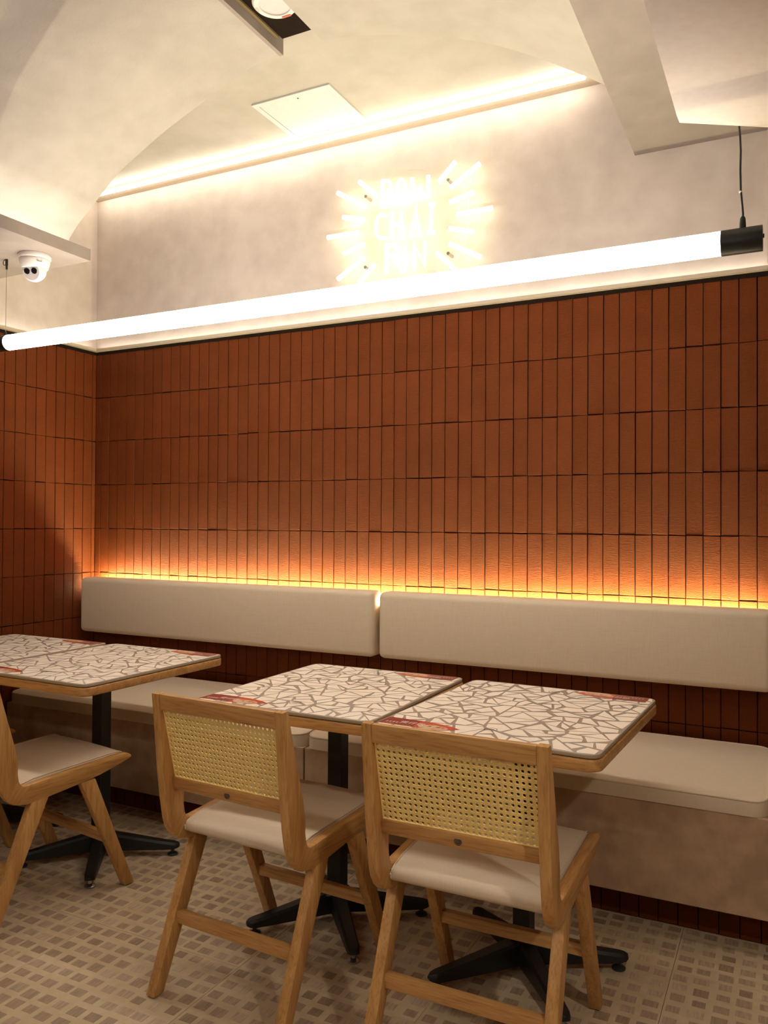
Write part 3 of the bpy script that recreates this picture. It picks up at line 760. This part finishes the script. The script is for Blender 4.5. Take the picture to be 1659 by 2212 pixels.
def inside_corner(pg, r=0.03):
    out = []
    for x, y in pg:
        ax_, ay_ = TWD / 2 - 0.004 - r, TDP / 2 - 0.004 - r
        dx, dy = abs(x) - ax_, abs(y) - ay_
        if dx > 0 and dy > 0:
            d = math.hypot(dx, dy)
            if d > r: x = math.copysign(ax_ + dx * r / d, x); y = math.copysign(ay_ + dy * r / d, y)
        out.append((x, y))
    return out
ZT = 0.0  # table parts are built at world heights, table origin on the floor
def print_mesh(seed):
    bm = bmesh.new()
    for pg in crazy_paving(seed):
        pg = inside_corner(pg)
        vs = []
        for x, y in pg:
            if not vs or (Vector((x, y, 0.77025)) - vs[-1].co).length > 1e-4: vs.append(bm.verts.new((x, y, 0.77025)))
        if len(vs) >= 3:
            f = bm.faces.new(vs)
            f.normal_update()
            if f.normal.z < 0: f.normal_flip()
    return mk(bm, 'printed_pattern', 'shard')
PRINTS = [print_mesh(3), print_mesh(11)]
TXT = text_mesh('煲仔饭', 0.026, 'print_text')
TXTL = text_mesh('煲', 0.012, 'logo_text')

def flat(pts, z, bm, mi=0):
    f = bm.faces.new([bm.verts.new((x, y, z)) for x, y in pts]); f.material_index = mi
    f.normal_update()
    if f.normal.z < 0: f.normal_flip()

def strip_mesh():
    """red advertising strip with white lettering and a food picture, about 23 x 7 cm"""
    rnd = random.Random(5); bm = bmesh.new()
    z = 0.7704
    flat([(0, 0), (0.105, 0), (0.105, 0.072), (0, 0.072)], z, bm, 0)
    flat([(0.105, 0), (0.150, 0), (0.150, 0.068), (0.105, 0.072)], z, bm, 1)
    flat([(0.150, 0.0), (0.19, 0.0), (0.236, 0.036), (0.2, 0.056), (0.150, 0.068)], z, bm, 1)
    # plate of food
    flat([(0.150 + 0.045 * math.cos(t) + 0.01, 0.022 + 0.022 * math.sin(t)) for t in [k / 16 * 6.283 for k in range(16)]], z + 0.0001, bm, 3)
    for k in range(22):
        a, r = rnd.uniform(0, 6.28), rnd.uniform(0, 0.9) ** 0.5
        x, y = 0.160 + 0.04 * r * math.cos(a), 0.022 + 0.018 * r * math.sin(a); s = rnd.uniform(0.003, 0.007)
        flat([(x + s * math.cos(t + a), y + s * 0.7 * math.sin(t + a)) for t in (0, 1.3, 2.6, 3.9, 5.1)], z + 0.00015 + k * 2e-6, bm, rnd.choice((2, 2, 1, 5, 3)))
    # small line of glyph strokes
    for c in range(4):
        x0 = 0.012 + c * 0.0105
        for k in range(4):
            yy = 0.020 + k * 0.0028
            flat([(x0 + rnd.uniform(0, 0.003), yy), (x0 + 0.008, yy), (x0 + 0.008, yy + 0.0013), (x0 + rnd.uniform(0, 0.002), yy + 0.0013)], z + 0.0002, bm, 4)
        flat([(x0 + 0.0035, 0.018), (x0 + 0.0048, 0.018), (x0 + 0.0048, 0.0315), (x0 + 0.0035, 0.0315)], z + 0.0002, bm, 4)
    for c in range(9):
        x0 = 0.012 + c * 0.010
        flat([(x0, 0.007), (x0 + 0.0075, 0.007), (x0 + 0.0075, 0.0085), (x0, 0.0085)], z + 0.0002, bm, 2)
        flat([(x0 + 0.003, 0.005), (x0 + 0.0042, 0.005), (x0 + 0.0042, 0.0125), (x0 + 0.003, 0.0125)], z + 0.0002, bm, 2)
    n0 = len(bm.verts); nf = len(bm.faces)
    bm.from_mesh(TXT); bm.verts.ensure_lookup_table(); bm.faces.ensure_lookup_table()
    for v in bm.verts[n0:]: v.co = Vector((v.co.x + 0.092, v.co.y + 0.034, z + 0.0002))
    for f in bm.faces[nf:]: f.material_index = 4
    return mk(bm, 'printed_strip', ['red', 'redbright', 'food', 'food2', 'whiteink', 'ink'])
STRIP = strip_mesh()
def ring_mesh(r, z, w=0.0011, n=32):
    bm = bmesh.new(); a = [bm.verts.new((r * math.cos(k / n * 6.2832), r * math.sin(k / n * 6.2832), z)) for k in range(n)]
    b = [bm.verts.new(((r - w) * math.cos(k / n * 6.2832), (r - w) * math.sin(k / n * 6.2832), z)) for k in range(n)]
    for k in range(n): bm.faces.new((a[k], a[(k + 1) % n], b[(k + 1) % n], b[k]))
    return bm
def glyph(bm, s, z, lift=0.0):
    """round emblem strokes: three uprights, a hook and two bars"""
    for x0, y0, x1, y1 in ((-0.64, -0.45, -0.54, 0.5), (-0.38, -0.3, -0.28, 0.55), (-0.12, -0.5, -0.01, 0.6), (0.1, 0.3, 0.66, 0.38), (0.12, 0.02, 0.6, 0.1), (0.3, -0.6, 0.38, 0.5), (0.1, -0.32, 0.62, -0.24), (-0.02, -0.6, 0.3, -0.53)):
        flat([(x0 * s, y0 * s), (x1 * s, y0 * s), (x1 * s, y1 * s), (x0 * s, y1 * s)], z, bm)
bm = ring_mesh(0.0185, 0.77045, 0.0019); glyph(bm, 0.0165, 0.77045)
bmesh.ops.recalc_face_normals(bm, faces=bm.faces)
LOGO = mk(bm, 'printed_logo', 'ink')

def make_table():
    t = thing('dining_table', 'square table', 'table', (0, 0, 0), 0, 'square pedestal tables along the bench')
    obj('wooden_top', prism(rrect(-TWD / 2 - 0.003, TWD / 2 + 0.003, -TDP / 2 - 0.004, TDP / 2 + 0.003, 0.038), 2, 0.7275, 0.7575, bev=0.004), 'woodx', t, smooth=45)
    bm = prism(rrect(-TWD / 2, TWD / 2, -TDP / 2, TDP / 2, 0.033), 2, 0.7598, 0.770, bev=0.0012, seg=1)
    for f in bm.faces: f.material_index = 0 if f.normal.z > 0.9 else 1
    lam = obj('laminate_top', bm, ['lamtop', 'lamedge'], t, smooth=45)
    obj('gap_spacer', prism(rrect(-TWD / 2 + 0.006, TWD / 2 - 0.006, -TDP / 2 + 0.006, TDP / 2 - 0.006, 0.03), 2, 0.7575, 0.7598), 'blackmatte', t)
    obj('printed_pattern', PRINTS[0], None, lam)
    s = obj('printed_strip', STRIP, None, lam); s.location = (-TWD / 2 + 0.006, -TDP / 2 + 0.022, 0)
    s = obj('printed_strip', STRIP, None, lam); s.location = (TWD / 2 - 0.022, TDP / 2 - 0.004, 0); s.rotation_euler = (0, 0, math.pi)
    s = obj('printed_logo', LOGO, None, lam); s.location = (-0.004, -0.262, 0)
    s = obj('printed_logo', LOGO, None, lam); s.location = (-0.002, 0.300, 0); s.rotation_euler = (0, 0, math.pi)
    obj('column', box(-0.026, 0.026, -0.026, 0.026, 0.045, 0.7165, bev=0.003, seg=2), 'black', t)
    obj('mounting_plate', box(-0.15, 0.15, -0.15, 0.15, 0.7165, 0.7275), 'black', t)
    obj('hub', box(-0.032, 0.032, -0.032, 0.032, 0.028, 0.102, bev=0.006), 'black', t)
    for k, ang in enumerate((30, 140, 231, 310)):
        R = Matrix.Rotation(math.radians(ang), 3, 'Z')
        # tapered arm: deep and wide at the hub, slim and rounded at the tip
        sec = [(0.02, 0.024, 0.026, 0.096), (0.10, 0.023, 0.026, 0.083), (0.24, 0.020, 0.026, 0.059), (0.288, 0.019, 0.027, 0.052), (0.304, 0.015, 0.030, 0.049), (0.312, 0.008, 0.033, 0.046)]
        bm = bmesh.new(); rings = []
        for x, hw, z0, z1 in sec:
            rings.append([bm.verts.new(R @ Vector(p)) for p in ((x, -hw, z0), (x, hw, z0), (x, hw, z1 - 0.008), (x, hw - 0.006, z1), (x, -hw + 0.006, z1), (x, -hw, z1 - 0.008))])
        for a, b in zip(rings, rings[1:]):
            for i in range(6): bm.faces.new((a[i], a[(i + 1) % 6], b[(i + 1) % 6], b[i]))
        bm.faces.new(rings[0][::-1]); bm.faces.new(rings[-1])
        bmesh.ops.recalc_face_normals(bm, faces=bm.faces)
        a = obj('base_arm', bm, 'black', t, smooth=35)
        bm = lathe([(0, 0), (0.017, 0), (0.0205, 0.003), (0.0205, 0.006), (0.013, 0.011), (0.007, 0.013), (0.007, 0.034)], 18)
        bmesh.ops.translate(bm, verts=bm.verts, vec=R @ Vector((0.285, 0, 0)))
        obj('glide', bm, 'steel' if k in (3,) else 'rubber', a, smooth=45)
    return t
tA = make_table()
tA['label'] = 'patterned square table nearest the open bench end, chair tucked at its front'
tA.location = (-0.7135, 2.357, 0); tA.rotation_euler = (0, 0, -0.042)
tables = [tA]
for (x, y, rz, lb) in ((-1.368, 2.379, 0.0, 'patterned square table pushed against the one nearest the open bench end'),
                       (-2.455, 2.379, -0.02, 'patterned square table at the aisle side of the corner pair'),
                       (-3.108, 2.378, 0.0, 'patterned square table standing right beside the tiled side wall')):
    t = tA.copy(); COL.objects.link(t); t.location = (x, y, 0); t.rotation_euler = (0, 0, rz); t['label'] = lb
    for ch in list(tA.children):
        c = ch.copy(); COL.objects.link(c); c.parent = t
        for g in list(ch.children):
            d = g.copy(); COL.objects.link(d); d.parent = c
            if g.name.startswith('printed_pattern') and x < -1.4 and x > -3: d.data = PRINTS[1]
            if g.name.startswith('printed_pattern') and x < -3: d.rotation_euler = (0, 0, math.pi)
    tables.append(t)
    if x == -1.368:
        for c in t.children:
            for d in c.children:
                if d.name.startswith('printed_pattern'): d.data = PRINTS[1]; d.rotation_euler = (0, 0, math.pi)

# ================================================================== CHAIRS
SIDE = [(-0.277, 0.8465), (-0.266, 0.74), (-0.254, 0.62), (-0.243, 0.54), (-0.233, 0.487), (-0.224, 0.458), (-0.208, 0.432), (-0.188, 0.416), (-0.166, 0.409), (-0.14, 0.404), (-0.10, 0.405), (-0.057, 0.409), (0.06, 0.421), (0.136, 0.431), (0.20, 0.445), (0.262, 0.461), (0.270, 0.466), (0.269, 0.473), (0.255, 0.482), (0.232, 0.485), (0.07, 0.478), (-0.037, 0.4725), (-0.128, 0.4665), (-0.150, 0.4665), (-0.161, 0.473), (-0.168, 0.488), (-0.172, 0.512), (-0.171, 0.545), (-0.182, 0.60), (-0.207, 0.686), (-0.236, 0.79), (-0.250, 0.8435), (-0.255, 0.848)]
def bar(a, b, hw0, hd0, hw1, hd1, bev=0.004):
    """square bar from a to b, half width in x and half depth in y"""
    b4 = [(a[0] + sx * hw0, a[1] + sy * hd0, a[2]) for sx, sy in ((-1, -1), (1, -1), (1, 1), (-1, 1))]
    t4 = [(b[0] + sx * hw1, b[1] + sy * hd1, b[2]) for sx, sy in ((-1, -1), (1, -1), (1, 1), (-1, 1))]
    return hexa(b4, t4, bev=bev)
def make_chair():
    t = thing('dining_chair', 'wooden chair', 'chair', (0, 0, 0), 0, 'wooden cane back chairs at the tables')
    for s in (-1, 1):
        obj('side_frame', prism(SIDE, 0, s * 0.2165 - 0.0142, s * 0.2165 + 0.0142, bev=0.004, seg=2), 'woodside', t, smooth=40)
        obj('leg', bar((s * 0.219, -0.265, 0.004), (s * 0.2155, -0.089, 0.417), 0.0165, 0.0195, 0.0145, 0.031), 'woodz', t, smooth=40)
        obj('leg', bar((s * 0.219, 0.265, 0.004), (s * 0.2155, 0.089, 0.424), 0.0165, 0.0195, 0.0145, 0.030), 'woodz', t, smooth=40)
        for y in (-0.265, 0.265):
            pass
    obj('stretcher', bar((-0.204, -0.186, 0.195), (0.204, -0.186, 0.195), 0, 0, 0, 0) if False else box(-0.206, 0.206, -0.197, -0.172, 0.176, 0.211, bev=0.004), 'woodx', t, smooth=40)
    obj('stretcher', box(-0.206, 0.206, 0.172, 0.195, 0.176, 0.211, bev=0.004), 'woodx', t, smooth=40)
    # curved-in top rail and lower rail between the posts
    obj('top_rail', hexa([(-0.203, -0.270, 0.8), (0.203, -0.270, 0.8), (0.203, -0.248, 0.8), (-0.203, -0.248, 0.8)], [(-0.203, -0.275, 0.8465), (0.203, -0.275, 0.8465), (0.203, -0.256, 0.8465), (-0.203, -0.256, 0.8465)], bev=0.003), 'woodx', t, smooth=40)
    lr = obj('lower_rail', hexa([(-0.203, -0.216, 0.565), (0.203, -0.216, 0.565), (0.203, -0.194, 0.565), (-0.203, -0.194, 0.565)], [(-0.203, -0.222, 0.600), (0.203, -0.222, 0.600), (0.203, -0.200, 0.600), (-0.203, -0.200, 0.600)], bev=0.003), 'woodx', t, smooth=40)
    # emblem
    RX = Matrix.Rotation(math.radians(90), 3, 'X')
    bm = lathe([(0, 0.0), (0.0095, 0.0), (0.0095, 0.0012), (0, 0.0012)], 24)
    for v in bm.verts: v.co = RX @ v.co + Vector((0.0, -0.2188, 0.583))
    obj('emblem', bm, 'ink', lr)
    bm = ring_mesh(0.0082, 0.0014, 0.0012, 24); glyph(bm, 0.0075, 0.0014)
    for v in bm.verts: v.co = RX @ v.co + Vector((0.0, -0.2188, 0.583))
    bmesh.ops.recalc_face_normals(bm, faces=bm.faces)
    obj('emblem_mark', bm, plain('emblem bronze', (0.2, 0.13, 0.08), 0.4), lr)
    # cane panel: sheet of octagonal holes
    bm = bmesh.new(); nx, nz = 28, 14
    X0, X1, A0, A1 = -0.202, 0.202, Vector((0, -0.209, 0.600)), Vector((0, -0.258, 0.801))
    d = A1 - A0
    def PP(u, v): p = A0 + d * v; return bm.verts.new((X0 + (X1 - X0) * u, p.y, p.z))
    grid = [[PP(i / nx, j / nz) for j in range(nz + 1)] for i in range(nx + 1)]
    hw = 0.275
    for i in range(nx):
        for j in range(nz):
            c = [grid[i][j], grid[i + 1][j], grid[i + 1][j + 1], grid[i][j + 1]]
            o8 = []
            for k in range(8):
                a = math.radians(-112.5 + 45 * k - 22.5 + 22.5)
                o8.append(PP((i + 0.5 + hw * math.cos(a)) / nx, (j + 0.5 + hw * math.sin(a)) / nz))
            # o8[0], o8[1] face the bottom side, then right, top, left
            for s in range(4):
                bm.faces.new((c[s], c[(s + 1) % 4], o8[(2 * s + 1) % 8], o8[2 * s]))
            for s in range(4):
                bm.faces.new((c[(s + 1) % 4], o8[(2 * s + 2) % 8], o8[(2 * s + 1) % 8]))
    bmesh.ops.recalc_face_normals(bm, faces=bm.faces)
    r = bmesh.ops.extrude_face_region(bm, geom=list(bm.faces))
    nv = [v for v in r['geom'] if isinstance(v, bmesh.types.BMVert)]
    bmesh.ops.translate(bm, verts=nv, vec=(0, 0.0018, 0.0004))
    bmesh.ops.recalc_face_normals(bm, faces=bm.faces)
    cp = obj('cane_panel', bm, 'cane', t)
    # raised strands and the binding spline
    bm = bmesh.new()
    def Q(u, v, o): p = A0 + d * v; return (X0 + (X1 - X0) * u, p.y - o, p.z)
    for i in range(nx + 1):
        for o in (-0.13, 0.13):
            u = (i + o) / nx
            if 0 < u < 1: tube([Q(u, 0, 0.0004), Q(u, 1, 0.0004)], 0.00042, bm=bm, n=4, cap=False)
    for j in range(nz + 1):
        for o in (-0.13, 0.13):
            v = (j + o) / nz
            if 0 < v < 1: tube([Q(0, v, 0.0006), Q(1, v, 0.0006)], 0.00042, bm=bm, n=4, cap=False)
    obj('cane_strands', bm, 'cane', cp, kind='stuff')
    bm = bmesh.new()
    for a, b in (((0.004, 0.006), (0.996, 0.006)), ((0.004, 0.994), (0.996, 0.994)), ((0.004, 0.0), (0.004, 1.0)), ((0.996, 0), (0.996, 1))):
        tube([Q(*a, 0.0012), Q(*b, 0.0012)], 0.0020, bm=bm, n=6)
    obj('cane_spline', bm, 'cane', cp)
    # seat pad
    bm = bmesh.new(); W = 0.2015
    prof = [(-0.165, 0.432), (-0.172, 0.440), (-0.173, 0.449), (-0.165, 0.459), (-0.148, 0.4655), (-0.10, 0.4745), (-0.03, 0.478), (0.08, 0.482), (0.19, 0.487), (0.235, 0.488), (0.25, 0.482), (0.254, 0.470), (0.25, 0.452), (0.10, 0.434), (-0.05, 0.428)]
    rings = []
    for x, lift in ((-W, -0.006), (-W + 0.006, 0.0), (-W * 0.5, 0.003), (0, 0.004), (W * 0.5, 0.003), (W - 0.006, 0.0), (W, -0.006)):
        rings.append([bm.verts.new((x, y, z + (lift if z > 0.455 else 0))) for y, z in prof])
    n = len(prof)
    for a, b in zip(rings, rings[1:]):
        for k in range(n): bm.faces.new((a[k], a[(k + 1) % n], b[(k + 1) % n], b[k]))
    bm.faces.new(rings[0]); bm.faces.new(rings[-1][::-1])
    bmesh.ops.recalc_face_normals(bm, faces=bm.faces)
    sp = obj('seat_pad', bm, 'fabric', t, smooth=50)
    for s in (-1, 1):
        obj('piping', tube([(s * (W - 0.004), y, z - 0.0002) for y, z in prof[1:11]], 0.0026, n=6), 'fabric', sp, smooth=60)
    obj('seat_board', box(-0.2, 0.2, -0.13, 0.15, 0.420, 0.430), 'blackmatte', t)
    return t
ch = make_chair()
ch['label'] = 'wooden cane back chair at the table nearest the open bench end, standing furthest right'
ch.location = (-0.699, 2.000, 0); ch.rotation_euler = (0, 0, 0.001)
dup(ch, (-1.361, 2.003, 0), -0.061, 'wooden cane back chair at the middle table, its whole cane back facing out')
dup(ch, (-2.430, 2.008, 0), -0.141, 'wooden chair at the corner pair of tables, beige seat seen from its side')
dup(ch, (-3.085, 2.035, 0), -0.10, 'wooden chair beside the tiled side wall, only a leg and seat tip showing')

# place the added fill spots out of view behind the camera
spot(-1.2, 0.9, 2.42 + 0.66, 'small white fill spotlight added out of view, nearest the tables', W_FILL_SPOT)
spot(0.9, 0.6, 2.427, 'small white fill spotlight added out of view under the white dropped ceiling', W_FILL_SPOT * 3.6)
spot(-2.4, 0.2, 2.91, 'small white fill spotlight added out of view under the left half of the vault', W_FILL_SPOT)
